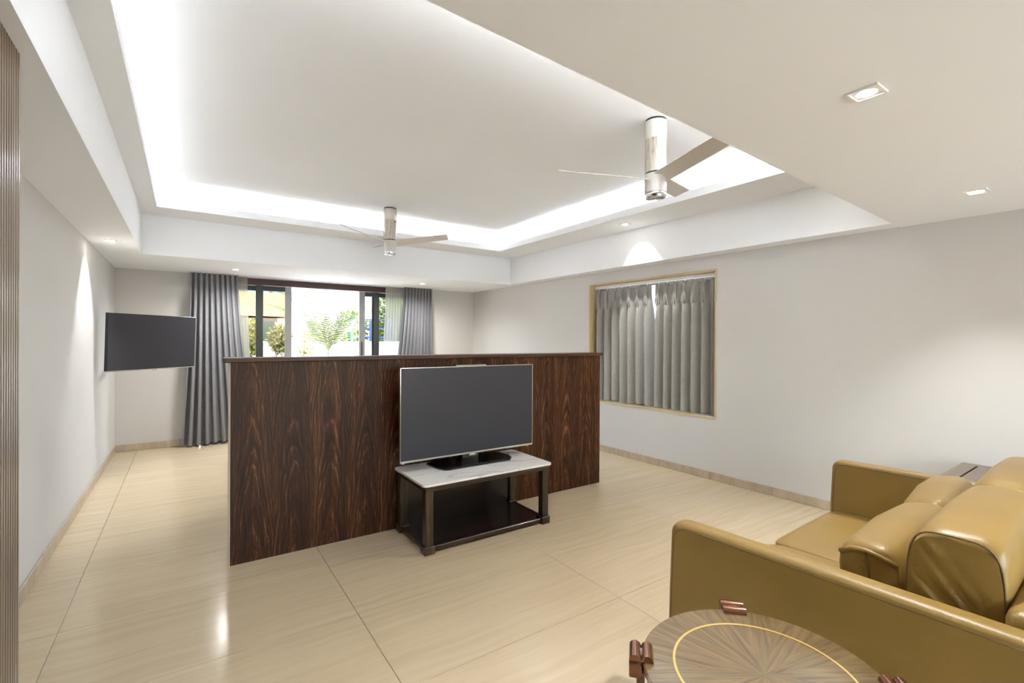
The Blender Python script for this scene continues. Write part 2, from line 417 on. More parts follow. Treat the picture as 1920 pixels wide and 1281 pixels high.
    def build(self, name, mat, parent=None, smooth=False, auto=None):
        o = link(name, self.mesh(name), mat, parent, smooth)
        if auto is not None:
            for p in o.data.polygons: p.use_smooth = True
            try: o.data.set_sharp_from_angle(angle=math.radians(auto))
            except Exception: pass
        return o

def tag(o, label=None, cat=None, group=None, kind=None):
    if label: o['label'] = label
    if cat: o['category'] = cat
    if group: o['group'] = group
    if kind: o['kind'] = kind
    return o

def thing(name, label=None, cat=None, loc=(0, 0, 0), rz=0.0, group=None, kind=None):
    o = bpy.data.objects.new(name, None); COL.objects.link(o)
    o.location = loc; o.rotation_euler = (0, 0, rz); o.empty_display_size = 0.1
    return tag(o, label, cat, group, kind)

def copy_tree(o, parent=None):
    c = o.copy(); COL.objects.link(c)
    if parent is not None: c.parent = parent
    for ch in list(o.children): copy_tree(ch, c)
    return c

# ------------------------------------------------------------------ room shell
XL, YB, Z1, Z2, Z3 = -0.72, 7.55, 2.262, 2.668, 2.92
PIV = (4.42, 1.5); RROT = 0.0197            # right wall runs a little askew
YREAR = -3.4

floor = tag(MB().box((XL-0.2, YREAR-0.2, -0.16), (4.75, YB+0.2, -0.006)).build('floor', GROUT), 'beige vein-cut marble tiled floor', None, kind='structure')
xj = [XL, -0.50, 0.727, 1.952, 3.177, 4.402, 4.62]
yj = [1.81 + 0.631*k for k in range(-9, 11)]
yj = [YREAR] + [y for y in yj if YREAR+0.1 < y < YB-0.1] + [YB+0.15]
_cache = {}
for i in range(len(xj)-1):
    for j in range(len(yj)-1):
        a, b = xj[i], xj[i+1]; c, d = yj[j], yj[j+1]
        key = (round(b-a, 3), round(d-c, 3))
        if key not in _cache:
            hx, hy = (b-a)/2-0.0012, (d-c)/2-0.0012
            me = MB().bbox((-hx, -hy, -0.006), (hx, hy, 0.0), 0.0009, 1).mesh('floor_tile'); me.materials.append(TILE)
            _cache[key] = me
        o = bpy.data.objects.new('floor_tile', _cache[key]); COL.objects.link(o)
        o.location = ((a+b)/2, (c+d)/2, 0); o.parent = floor

wl = MB().box((XL-0.2, YREAR-0.2, 0), (XL, YB+0.2, 3.1)).build('wall_left', WHITE); tag(wl, kind='structure')
wbk = MB()
wbk.box((XL, YB, 0), (0.10, YB+0.2, 3.1)); wbk.box((3.42, YB, 0), (4.75, YB+0.2, 3.1)); wbk.box((0.10, YB, 2.252), (3.42, YB+0.2, 3.1))
tag(wbk.build('wall_back', WHITE), kind='structure')
# right wall with the window recess, in its own slightly turned frame
WY0, WY1, WZ0, WZ1, WD = 1.29, 3.09, 0.61, 2.13, 0.20
wr = MB()
wr.box((0, YREAR-1.8, 0), (0.3, WY0, 3.1)); wr.box((0, WY1, 0), (0.3, 6.35, 3.1))
wr.box((0, WY0, 0), (0.3, WY1, WZ0)); wr.box((0, WY0, WZ1), (0.3, WY1, 3.1))
wro = wr.build('wall_right', WHITE); wro.location = (*PIV, 0); wro.rotation_euler.z = RROT; tag(wro, kind='structure')
# wall behind the camera, with a wide opening added to let in fill light
wf = MB()
wf.box((XL, YREAR-0.2, 0), (0.1, YREAR, 3.1)); wf.box((4.2, YREAR-0.2, 0), (4.75, YREAR, 3.1)); wf.box((0.1, YREAR-0.2, 2.2), (4.2, YREAR, 3.1))
tag(wf.build('wall_front', WHITE), kind='structure')
w3 = thing('added_rear_window', loc=(2.15, YREAR-0.1, 0), kind='structure')  # unseen glazing, added so daylight fills the room from behind
fr = MB()
for x in (-2.05, -0.70, 0.65, 2.0): fr.box((x, -0.03, 0), (x+0.05, 0.03, 2.2))
fr.box((-2.05, -0.03, 2.14), (2.05, 0.03, 2.2)); fr.box((-2.05, -0.03, 0), (2.05, 0.03, 0.05))
fr.build('window_frame', DKFRAME, w3)
for x in (-2.0, -0.65, 0.70): MB().box((x, -0.004, 0.05), (x+1.3, 0.004, 2.14)).build('pane', CLEAR, w3)

# skirting
tag(MB().bbox((XL, 2.06, 0), (XL+0.012, YB, 0.085), 0.003, 1).build('baseboard_left', SKIRT), kind='structure')
bb = MB(); bb.bbox((XL+0.012, YB-0.012, 0), (0.10, YB, 0.085), 0.003, 1); bb.bbox((3.42, YB-0.012, 0), (4.29, YB, 0.085), 0.003, 1)
tag(bb.build('baseboard_back', SKIRT), kind='structure')
bo = thing('baseboard_right', loc=(*PIV, 0), rz=RROT, kind='structure')
y = -4.85; 
while y < 6.04:
    y2 = min(y+0.62, 6.04)
    MB().bbox((-0.012, y+0.0008, 0), (0.0, y2-0.0008, 0.078), 0.003, 1).build('skirting_piece', SKIRT, bo); y = y2

# ceiling: high slab, dropped soffits round it, a ledge with a light trough
LT = 0.02   # ledge slab thickness
ceil = tag(MB().box((XL-0.2, YREAR-0.2, Z3), (4.75, YB+0.2, Z3+0.15)).build('ceiling', CEIL), kind='structure')
XF, YF = -0.374, 6.14                     # vertical soffit faces, left and back
XLIP, YLIP, XRL = -0.237, 5.722, 3.695    # lip edges of the light trough
yfront = lambda x: 1.103 + 0.0472*x       # edge of the lower ceiling over the sitting area
def xface(y): return 4.243 - 0.0170*(y-1.3)
MB().box((XL, 1.09, Z1), (XF, YB, Z3)).build('soffit_left', CEIL, ceil)
MB().box((XF, YF, Z1), (4.62, YB, Z3)).build('soffit_back', CEIL, ceil)
MB().prism([(XL, YREAR), (4.70, YREAR), (4.70, yfront(4.7)), (XL, yfront(XL))], Z1, Z3).build('soffit_front', CEIL, ceil)
MB().prism([(xface(1.2), 1.2), (4.64, 1.2), (4.6, YF+0.01), (xface(YF), YF+0.01)], Z1+0.004, Z3).build('beam_right', CEIL, ceil)
MB().box((XF, 1.0, Z2), (XLIP, YF, Z2+LT)).build('cove_ledge', CEIL, ceil)
MB().box((XLIP, YLIP, Z2), (XRL, YF, Z2+LT)).build('cove_ledge', CEIL, ceil)
MB().prism([(XRL, 1.2), (xface(1.2), 1.2), (xface(YF), YF), (XRL, YF)], Z2, Z2+LT).build('cove_ledge', CEIL, ceil)
LH = 0.070
MB().box((XLIP-0.012, 1.0, Z2+LT), (XLIP, YLIP+0.012, Z2+LH)).build('cove_lip', CEIL, ceil)
MB().box((XLIP, YLIP, Z2+LT), (XRL, YLIP+0.012, Z2+LH)).build('cove_lip', CEIL, ceil)
MB().box((XRL, 1.2, Z2+LT), (XRL+0.012, YLIP+0.012, Z2+LH)).build('cove_lip', CEIL, ceil)
SZ0, SZ1 = Z2+0.038, Z2+0.067      # the added front strip sits on a batten behind its lip
YFR = 1.42                          # unseen ledge and lip added here to light the raised ceiling
MB().prism([(XLIP, yfront(XLIP)-0.02), (XRL, yfront(XRL)-0.02), (XRL, YFR), (XLIP, YFR)], Z2, Z2+LT).build('cove_ledge', CEIL, ceil)
MB().box((XLIP, YFR-0.012, Z2+LT), (XRL, YFR, Z2+LH)).build('cove_lip', CEIL, ceil)
MB().box((XLIP, YFR-0.135, Z2+LT), (XRL, YFR-0.105, SZ0)).build('added_led_batten', CEIL, ceil)
MB().box((XLIP-0.050, 1.2, Z2+LT), (XLIP-0.022, YLIP+0.05, Z2+LT+0.009)).build('led_strip', COVELED, ceil)
MB().box((XLIP, YLIP+0.022, Z2+LT), (XRL, YLIP+0.050, Z2+LT+0.009)).build('led_strip', COVELED, ceil)
MB().box((XRL+0.022, 1.35, Z2+LT), (XRL+0.050, YLIP+0.05, Z2+LT+0.009)).build('led_strip', COVELED, ceil)
MB().box((XLIP, YFR-0.123, SZ0), (XRL, YFR-0.117, SZ1)).build('led_strip', COVELED_ADDED, ceil)  # added strip hidden by the low ceiling, brightens the raised ceiling

# ------------------------------------------------------------------ downlights
def downlight(x, y, z, label, watt=SPOT_WATT, tilt=(0, 0), size=math.radians(95), half=0.048, group=None, blend=0.9, soft=0.02):
    t = thing('downlight', label, 'downlight', (x, y, z), 0, group)
    h = half
    f = MB()
    for lo, hi in (((-h, -h), (h, -h+0.009)), ((-h, h-0.009), (h, h)), ((-h, -h+0.009), (-h+0.009, h-0.009)), ((h-0.009, -h+0.009), (h, h-0.009))):
        f.box((*lo, -0.007), (*hi, 0.0))
    f.build('frame', DLWHITE, t)
    MB().box((-h+0.009, -h+0.009, -0.002), (h-0.009, h-0.009, 0)).build('plate', DLWHITE, t)
    MB().lathe([(0.026, -0.0035), (0.031, -0.0045), (0.033, -0.002)], 24).build('bezel', DLWHITE, t)
    MB().lathe([(0.025, -0.0052), (0.025, -0.0036)], 24).build('led_lens', LEDDISC, t)
    ld = bpy.data.lights.new('downlight_lamp', 'SPOT'); ld.energy = watt; ld.spot_size = size; ld.spot_blend = blend
    ld.color = (1.0, 0.99, 0.975); ld.shadow_soft_size = soft
    lo = bpy.data.objects.new('downlight_lamp', ld); COL.objects.link(lo); lo.parent = t
    lo.location = (0, 0, -0.015)
    lo.rotation_euler = Vector((tilt[0], tilt[1], -1)).to_track_quat('-Z', 'Y').to_euler()
    return t
downlight(1.935, 0.672, Z1, 'square white downlight with round lens in the low ceiling before the sofa')
downlight(3.712, 0.750, Z1, 'square white downlight in the low ceiling close to the right wall above the sofa end')
downlight(3.935, 3.585, Z2, 'square white downlight in the cove ledge above the pleated curtain window', watt=5, tilt=(0.52, 0), size=math.radians(66), blend=0.5)
downlight(-0.55, 5.476, Z1, 'square white downlight in the narrow soffit beside the tilted wall television', watt=8, tilt=(-0.16, 0), size=math.radians(80), blend=0.55)
downlight(0.505, 6.82, Z1, 'square white downlight in the soffit before the longer grey curtain', watt=17, size=math.radians(165), blend=1.0, soft=0.12)
downlight(2.996, 6.832, Z1, 'square white downlight in the soffit before the shorter grey curtain', watt=17, size=math.radians(165), blend=1.0, soft=0.12)
downlight(3.935, 1.55, Z2, 'added unseen square white downlight in the cove ledge beside the low ceiling edge', watt=11, tilt=(-0.75, 0.5), size=math.radians(95), blend=1.0, soft=0.06)  # extra lamp added out of view to brighten the floor on the right
downlight(0.16, 0.60, Z1, 'added unseen square white downlight in the low ceiling beside the slatted wall panel')  # extra lamp added above the view to help light the room

# ------------------------------------------------------------------ slatted wall panel on the left
sp = thing('slatted_wall_panel', 'dark bronze fluted wall panel of narrow vertical slats rising to the soffit', 'wall panel', (-0.56, 0.9, 0))
MB().box((-0.16, -1.9, 0), (0.128, 1.145, Z1)).build('backing', BLACK, sp)
sl = MB().bbox((0.128, 0.002, 0), (0.142, 0.0205, Z1), 0.004, 2).mesh('slat'); sl.materials.append(SLATW)
y = 1.145-0.0225; k = 0
while y > -0.9:
    o = bpy.data.objects.new('slat', sl); COL.objects.link(o); o.parent = sp; o.location = (0, y, 0); y -= 0.0225

# ------------------------------------------------------------------ half-height partition
PX0, PX1, PY0, PY1 = 0.222, 3.372, 3.392, 3.53
pt = thing('room_divider', 'half-height partition veneered in striped dark ebony with an overhanging cap', 'partition', (1.797, 3.46, 0))
L = lambda x, y: (x-1.797, y-3.46)
a = L(PX0+0.004, PY0); b = L(PX1, PY1)
MB().box((a[0], a[1], 0), (b[0], b[1], 1.252)).build('veneered_body', EBONY, pt)
a = L(PX0, PY0+0.004); b = L(PX0+0.004, PY1)
tag(MB().box((a[0], a[1], 0), (b[0], b[1], 1.252)).build('edge_strip', CREAM, pt), 'cream edge strip')
a = L(PX0-0.035, PY0-0.028); b = L(PX1+0.012, PY1+0.028)
MB().bbox((a[0], a[1], 1.252), (b[0], b[1], 1.281), 0.006, 2).build('cap', EBONY_CAP, pt)

# ------------------------------------------------------------------ television stand
sx0, sx1, sy0, sy1, st = 1.272, 2.308, 2.845, 3.362, 0.462
ts = thing('television_stand', 'low dark wood stand with white stone top and open shelf before the partition', 'tv stand', ((sx0+sx1)/2, (sy0+sy1)/2, 0))
hw, hd = (sx1-sx0)/2, (sy1-sy0)/2
# top with round corners
def rrect(hx, hy, r, n=6):
    pts = []
    for cx, cy, a0 in ((hx-r, hy-r, 0), (-hx+r, hy-r, PI/2), (-hx+r, -hy+r, PI), (hx-r, -hy+r, 1.5*PI)):
        for i in range(n+1):
            q = a0 + PI/2*i/n; pts.append((cx+r*math.cos(q), cy+r*math.sin(q)))
    return pts
MB().prism(rrect(hw+0.012, hd+0.012, 0.03), st-0.014, st).build('stone_top', STONE, ts)
MB().bbox((-hw, -hd, st-0.032), (hw, hd, st-0.014), 0.003, 1).build('under_top', STANDH, ts)
ap = MB(); ap.box((-hw+0.012, -hd+0.008, st-0.052), (hw-0.012, -hd+0.026, st-0.032)); ap.build('apron', STANDH, ts)
MB().box((-hw+0.012, hd-0.026, st-0.052), (hw-0.012, hd-0.008, st-0.032)).build('apron', STANDH, ts)
for s in (-1, 1): MB().box((s*(hw-0.017)-0.009, -hd+0.026, st-0.052), (s*(hw-0.017)+0.009, hd-0.026, st-0.032)).build('apron', STANDW, ts)
LW = 0.055
for sx in (-1, 1):
    for sy in (-1, 1):
        cx, cy = sx*(hw-0.038), sy*(hd-0.038)
        lg = MB().bbox((cx-LW/2, cy-LW/2, 0.055), (cx+LW/2, cy+LW/2, st-0.032), 0.003, 1).build('leg', STANDW, ts)
        MB().bbox((cx-LW/2-0.010, cy-LW/2-0.010, 0), (cx+LW/2+0.010, cy+LW/2+0.010, 0.055), 0.003, 1).build('foot_block', STANDW, lg)
MB().box((-hw+0.036, -hd+0.036, 0.022), (hw-0.036, hd-0.036, 0.040)).build('shelf', SHELFW, ts)
MB().bbox((-hw+0.066, -hd+0.018, 0.014), (hw-0.066, -hd+0.036, 0.044), 0.003, 1).build('shelf_rail', STANDH, ts)
for s in (-1, 1): MB().bbox((s*(hw-0.027)-0.009, -hd+0.066, 0.014), (s*(hw-0.027)+0.009, hd-0.066, 0.044), 0.003, 1).build('shelf_rail', STANDW, ts)
MB().box((-hw+0.066, hd-0.045, 0.040), (hw-0.066, hd-0.033, st-0.052)).build('back_panel', SHELFW, ts)

# ------------------------------------------------------------------ televisions
def television(t, W, H, zb, thick=0.028):
    """screen faces local -y; zb = underside height in local coords"""
    MB().bbox((-W/2, -0.002, zb), (W/2, thick, zb+H), 0.003, 1).build('housing', TVBLACK, t)
    MB().bbox((-W*0.36, thick, zb+H*0.08), (W*0.36, thick+0.03, zb+H*0.62), 0.01, 2).build('rear_cover', TVBLACK, t)
    MB().box((-W/2+0.006, -0.0045, zb+0.012), (W/2-0.006, -0.002, zb+H-0.006)).build('screen', TVSCREEN, t)
tv = thing('television', 'flat television with silver trim on a black pedestal on the low stand', 'television', (1.80, 3.17, st))
TW, TH, TZ = 1.142, 0.655, 0.082
television(tv, TW, TH, TZ)
e = MB(); e.box((-TW/2-0.003, -0.006, TZ-0.002), (-TW/2+0.0035, 0.012, TZ+TH)); e.build('side_trim', SILVER, tv)
e = MB(); e.box((TW/2-0.0035, -0.006, TZ-0.002), (TW/2+0.003, 0.012, TZ+TH)); e.build('side_trim', SILVER, tv)
MB().box((-TW/2, -0.006, TZ+TH-0.002), (TW/2, 0.012, TZ+TH+0.003)).build('top_trim', SILVER, tv)
MB().bbox((-TW/2, -0.009, TZ-0.008), (TW/2, 0.012, TZ+0.006), 0.002, 1).build('bottom_trim', SILVER, tv)
MB().bbox((-0.13, 0.004, TZ+TH+0.003), (0.13, 0.022, TZ+TH+0.012), 0.003, 1).build('camera_bar', SILVER, tv)
base = [(-0.31, 0.14), (-0.30, -0.01), (-0.27, -0.085), (-0.24, -0.098), (0.29, -0.098), (0.335, -0.05), (0.36, 0.03), (0.35, 0.15), (0.30, 0.165), (-0.27, 0.165)]
bs = MB(); bs.prism(base, 0.0, 0.010); bs.prism([(x*0.93+0.002, y*0.9+0.004) for x, y in base], 0.010, 0.016)
bs.build('pedestal_base', TVGLOSS, tv)
MB().bbox((-0.07, 0.015, 0.014), (0.07, 0.05, TZ+0.10), 0.006, 2).build('pedestal_neck', TVGLOSS, tv)
MB().bbox((-0.028, -0.014, TZ-0.022), (0.028, 0.004, TZ-0.006), 0.004, 2).build('badge', SILVER, tv)
for q in (-0.55, 0.52): MB().bbox((q-0.012, -0.008, TZ-0.014), (q+0.012, 0.006, TZ-0.007), 0.002, 1).build('trim_clip', SILVER, tv)

# wall television on a swing arm at the left wall
ctr = ((-0.63+0.085)/2, (5.99+6.65)/2)
ang = math.atan2(6.65-5.99, 0.085+0.63)
tv2 = thing('wall_television', 'flat black television swung out on an arm from the left wall', 'television', (ctr[0], ctr[1], 1.36), ang)
tv2.rotation_euler = (math.radians(2.0), 0, ang)
TW2, TH2 = 0.975, 0.572
television(tv2, TW2, TH2, -TH2/2)
MB().box((-TW2/2, -0.007, -TH2/2-0.004), (TW2/2, 0.01, -TH2/2+0.006)).build('bottom_trim', SILVER, tv2)
MB().bbox((-0.03, -0.009, -TH2/2-0.009), (0.03, 0.006, -TH2/2-0.003), 0.002, 1).build('badge', TVBLACK, tv2)
MB().bbox((-0.11, 0.058, -0.11), (0.11, 0.068, 0.11), 0.003, 1).build('mount_plate', TVBLACK, tv2)
# arm reaching back to the wall (local +y is away from the viewer)
ca, sa = math.cos(-ang), math.sin(-ang)
def tl(x, y): dx, dy = x-ctr[0], y-ctr[1]; return (dx*ca-dy*sa, dx*sa+dy*ca)
p0 = (0.0, 0.068); p1 = tl(-0.36, 6.74); p2 = tl(XL+0.02, 6.97)
ar = MB(); ar.tube([(p0[0], p0[1], 0), (p1[0], p1[1], 0)], 0.017, 8); ar.tube([(p1[0], p1[1], 0), (p2[0], p2[1], 0)], 0.017, 8)
ar.lathe([(0.024, -0.03), (0.024, 0.03)], 16, (p1[0], p1[1])); ar.build('swing_arm', TVBLACK, tv2)
wp = tl(XL+0.012, 6.97)
m_ = MB(); m_.bbox((-0.012, -0.05, -0.12), (0.012, 0.05, 0.12), 0.003, 1); wpo = m_.build('wall_plate', TVBLACK, tv2)
wpo.location = (wp[0], wp[1], 0); wpo.rotation_euler = (0, 0, -ang)

# ------------------------------------------------------------------ sofa
SR = math.radians(2.6)
SO = (1.553, 1.185)
sofa = thing('sofa', 'two-seat sofa in olive gold leather with thin straight arms', 'sofa', (SO[0], SO[1], 0), SR)
SWD, SDP, AH, AT = 1.665, 1.12, 0.712, 0.080      # width, depth, arm height, arm thickness
def arm(x0, x1):
    m = MB(); bm = bmesh.new()
    # side outline (y back, z up) with a rounded front top corner
    pts = [(-SDP, 0.10), (0.012, 0.10), (0.004, 0.45), (-0.004, AH-0.055)]
    for i in range(1, 7):
        q = PI/2*i/6; pts.append((-0.004-0.05+0.05*math.cos(q), AH-0.055+0.05*math.sin(q)))
    pts += [(-SDP*0.5, AH), (-SDP, AH)]
    vs0 = [bm.verts.new((x0, p[0], p[1])) for p in pts]; vs1 = [bm.verts.new((x1, p[0], p[1])) for p in pts]
    n = len(pts); bm.faces.new(vs0); bm.faces.new(vs1[::-1])
    for i in range(n): bm.faces.new((vs0[i], vs0[(i+1) % n], vs1[(i+1) % n], vs1[i]))
    bmesh.ops.recalc_face_normals(bm, faces=bm.faces)
    ed = [e for e in bm.edges if abs(e.verts[0].co.x-e.verts[1].co.x) < 1e-6]
    bmesh.ops.bevel(bm, geom=ed, offset=0.024, segments=4, profile=0.5, affect='EDGES')
    bm.verts.index_update()
    m.add([v.co[:] for v in bm.verts], [[v.index for v in f.verts] for f in bm.faces]); bm.free()
    o = m.build('arm', LEATHER, sofa, auto=40)
    for x, s in ((x0, -1), (x1, 1)):
        xs = x - s*0.002
        path = [(xs, 0.000, 0.14), (xs, -0.016, 0.45), (xs, -0.024, AH-0.075)]
        for i in range(1, 6):
            q = PI/2*i/6; path.append((xs, -0.024-0.05+0.05*math.cos(q), AH-0.075+0.05*math.sin(q)))
        path += [(xs, -0.074-k*0.15, AH-0.024) for k in range(7)]
        MB().tube(path, 0.0028, 6).build('seam', SEAM, o, smooth=True)
    return o
arm(0.0, AT); arm(SWD-AT, SWD)
MB().bbox((AT, -SDP, 0.10), (SWD-AT, -0.012, 0.29), 0.02, 3).build('seat_base', LEATHER, sofa, auto=40)
MB().bbox((AT, -SDP, 0.29), (SWD-AT, -SDP+0.215, 0.74), 0.03, 3).build('back_frame', LEATHER, sofa, auto=40)
iw = SWD-2*AT
for k in range(2):
    c0 = AT + 0.003 + k*iw/2; c1 = AT + (k+1)*iw/2 - 0.003
    m = MB(); m.superell(((c0+c1)/2, -0.50, 0.353), (c1-c0)/2, 0.495, 0.066, 0.12, 0.14, 56, 24,
        fn=lambda p: Vector((p.x, p.y, p.z + (0.010*(1-(p.y/0.495)**2) if p.z > 0 else 0))))
    m.build('seat_cushion', LEATHER, sofa, smooth=True)
def end_panel(parent, x, cy, cz, b, d, e2, side, seed, amp=0.016):
    """gathered leather panel closing the end of a cushion, with soft folds running across it"""
    sg = lambda t, q: math.copysign(abs(t)**q, t)
    rnd = random.Random(seed); folds = [(t + rnd.uniform(-0.06, 0.06), rnd.uniform(0.25, 0.6), rnd.uniform(0.6, 1.1)) for t in (0.62, 0.36, 0.12, -0.16, -0.45)]
    m = MB(); nr, nu = 30, 64; vs = []; fs = []
    for j in range(nr+1):
        r = j/nr
        for i in range(nu):
            u = 2*PI*i/nu
            yy, zz = r*sg(math.cos(u), e2), r*sg(math.sin(u), e2)
            h = 0.008*(1-r**3)
            for (t0, sl, am) in folds:
                q = zz - t0 - sl*yy
                k_ = (1-r**8)*(0.55+0.45*math.sin(3*yy+t0*9))
                h += amp*am*(math.exp(-(q/0.07)**2) - 0.9*math.exp(-((q-0.10)/0.06)**2))*k_
            vs.append((x+side*h, cy+b*yy, cz+d*zz))
    for j in range(nr):
        for i in range(nu):
            k = (i+1) % nu; fs.append((j*nu+i, j*nu+k, (j+1)*nu+k, (j+1)*nu+i))
    return m.add(vs, fs).build('end_panel', LEATHER, parent, smooth=True)
# back cushions: soft boxes with a seamed end panel
def ripple(p, L_, a):
    e = abs(p.x)/L_
    if e > 0.86: p = p + Vector((0, 0, 0)) + Vector((math.copysign(1, p.x)*a*(math.sin(p.z*60+p.y*35)*0.6+math.sin(p.z*33-p.y*60+1.3)*0.6)*(e-0.86)/0.14, 0, 0))
    return p
for k in range(2):
    c0 = AT + 0.062 + k*(iw-0.05)/2; c1 = AT + 0.062 + (k+1)*(iw-0.05)/2 - 0.006
    cx, hl = (c0+c1)/2, (c1-c0)/2
    def bf(p, hl=hl):
        bow = 0.03*(1-(p.x/hl)**2)
        p = Vector((p.x, p.y*(1.0 + 0.05*(p.z < 0)), p.z))
        if p.z > 0: p.z += bow*0.7; p.y += 0.03*(p.z/0.235)**2*-0.5
        return ripple(p, hl, 0.004)
    m = MB(); m.superell((cx, -0.800, 0.645), hl, 0.108, 0.235, 0.16, 0.46, 64, 36, fn=bf)
    bc = m.build('back_cushion', LEATHER, sofa, smooth=True)
    for s in (-1, 1):
        end_panel(bc, cx+s*hl*0.992, -0.800, 0.640, 0.099, 0.215, 0.46, s, 40+k)
        path = []
        for i in range(40):
            u = 2*PI*i/40; sg = lambda t, q: math.copysign(abs(t)**q, t)
            path.append((cx+s*(hl*0.982), -0.800+0.1005*sg(math.cos(u), 0.46), 0.645+0.222*sg(math.sin(u), 0.46)))
        MB().tube(path, 0.0030, 6, cyc=True).build('seam', SEAM, bc, smooth=True)
for x in (0.06, SWD-0.06):
    for yy in (-0.08, -SDP+0.08):
        MB().lathe([(0.018, 0), (0.024, 0.10)], 16, (x, yy)).build('foot', TVBLACK, sofa, smooth=True)

# two loose lumbar pillows leaning on the back cushions
def pillow(cx, cy, cz, hl, label, lean, rz):
    t = thing('lumbar_pillow', label, 'pillow', (cx, cy, cz), rz, 'lumbar pillows on the sofa')
    t.rotation_euler = (lean, 0, rz)
    hb, hd_ = 0.100, 0.176
    def pf(p):
        e = abs(p.x)/hl
        q = Vector((p.x, p.y, p.z))
        q.y *= 1 - 0.10*e**4; q.z *= 1 - 0.05*e**6
        q.z += 0.006*math.sin(p.x*14+1)
        return ripple(q, hl, 0.005)
    o = MB().superell((0, 0, 0), hl, hb, hd_, 0.14, 0.56, 60, 44, fn=pf).build('pillow_cover', LEATHER, t, smooth=True)
    for s in (-1, 1):
        x = s*hl*0.985
        end_panel(o, s*hl*0.985, 0, 0, 0.078, 0.14, 0.6, s, 60, 0.012)
        # folded lip across the top of the end panel and a seam down its middle
        MB().tube([(x, 0.074, 0.128), (x*1.014, 0.038, 0.146), (x*1.018, 0.0, 0.146), (x*1.014, -0.038, 0.134), (x, -0.074, 0.112)], 0.009, 8).build('folded_lip', LEATHER, t, smooth=True)
        MB().tube([(x*1.020, 0.0, 0.138), (x*1.028, 0.0, 0.04), (x*1.028, 0, -0.05), (x*1.01, 0, -0.12)], 0.0024, 6).build('seam', SEAM, t, smooth=True)
    return t
pillow(2.115, 0.605, 0.598, 0.345, 'plump olive gold lumbar pillow beside the thin sofa arm next to the round table', math.radians(-7), SR)
pillow(2.800, 0.660, 0.590, 0.300, 'plump olive gold lumbar pillow by the sofa arm near the right wall', math.radians(-9), SR+0.05)

# ------------------------------------------------------------------ round side table
TC = (1.205, 0.627); TR = 0.297; TTZ = 0.560
rt = thing('side_table', 'round side table with sunburst veneer, brass inlay ring and copper rim clamps', 'side table', (TC[0], TC[1], 0))
tt = MB().lathe([(TR-0.012, TTZ-0.024), (TR, TTZ-0.018), (TR, TTZ-0.004), (TR-0.004, TTZ)], 96).build('table_top', SUNB, rt)
ring = MB(); seg = 96; vs = []; fs = []
for i in range(seg):
    q = 2*PI*i/seg
    for r, z in ((0.2135, TTZ-0.001), (0.2135, TTZ+0.0006), (0.2195, TTZ+0.0006), (0.2195, TTZ-0.001)): vs.append((r*math.cos(q), r*math.sin(q), z))
for i in range(seg):
    j = (i+1) % seg
    for k in range(4): l = (k+1) % 4; fs.append((i*4+k, j*4+k, j*4+l, i*4+l))
ring.add(vs, fs).build('inlay_ring', BRASSIN, rt)
def half_round(m, x0, r, z0, w, up=1.0):
    """fluted cap: a half-round bar along local y"""
    n = 10; vs = []
    for yy in (-w/2, w/2):
        for i in range(n+1):
            q = PI*i/n; vs.append((x0+r*math.cos(q), yy, z0+up*r*math.sin(q)))
    N1 = n+1
    fs = [(i, i+1, N1+i+1, N1+i) for i in range(n)] + [tuple(range(N1-1, -1, -1)), tuple(range(N1, 2*N1)), (0, N1, 2*N1-1, N1-1)]
    m.add(vs, fs)
for k in range(4):
    q = math.radians(45 + 90*k - (4 if k == 1 else 0))
    piece = []
    m = MB(); m.bbox((TR-0.006, -0.016, 0.0), (TR+0.016, 0.016, TTZ+0.010), 0.004, 2); lg = m.build('leg', COPPERLEG, rt)
    c = MB(); half_round(c, TR-0.012, 0.016, TTZ+0.001, 0.066); half_round(c, TR+0.019, 0.016, TTZ+0.001, 0.066)
    c.bbox((TR+0.001, -0.033, TTZ-0.045), (TR+0.035, 0.033, TTZ+0.001), 0.004, 2)
    c.bbox((TR-0.028, -0.033, TTZ-0.034), (TR+0.001, 0.033, TTZ-0.0245), 0.003, 1)
    cl = c.build('rim_clamp', COPPER, lg, auto=40)
    lg.rotation_euler.z = q
MB().lathe([(0.010, 0.16), (TR-0.006, 0.16), (TR-0.006, 0.175), (0.010, 0.175)], 64).build('lower_shelf', SUNB, rt)

# ------------------------------------------------------------------ slotted bench in the corner by the right wall
bn = thing('slatted_end_table', 'low grey-brown end table with slotted plank top between sofa and right wall', 'end table', (3.90, 0.60, 0), RROT)
BZ = 0.585; bx0, bx1 = -0.46, 0.475
ys = [0.335, 0.245, 0.155, 0.065, -0.025, -0.115]
for yy in ys:
    MB().bbox((bx0, yy-0.080, BZ-0.028), (bx1-0.06, yy, BZ), 0.002, 1).build('plank', WALNUT, bn)
MB().bbox((bx1-0.06, ys[-1]-0.08, BZ-0.028), (bx1, ys[0], BZ), 0.002, 1).build('end_rail', WALNUT, bn)
for sx in (bx0+0.02, bx1-0.07):
    MB().box((sx, ys[-1]-0.08, BZ-0.07), (sx+0.05, ys[0]-0.005, BZ-0.028)).build('cross_rail', STANDW, bn)
    for sy in (ys[-1]-0.075, ys[0]-0.055):
        MB().bbox((sx, sy, 0), (sx+0.05, sy+0.05, BZ-0.07), 0.003, 1).build('leg', STANDW, bn)

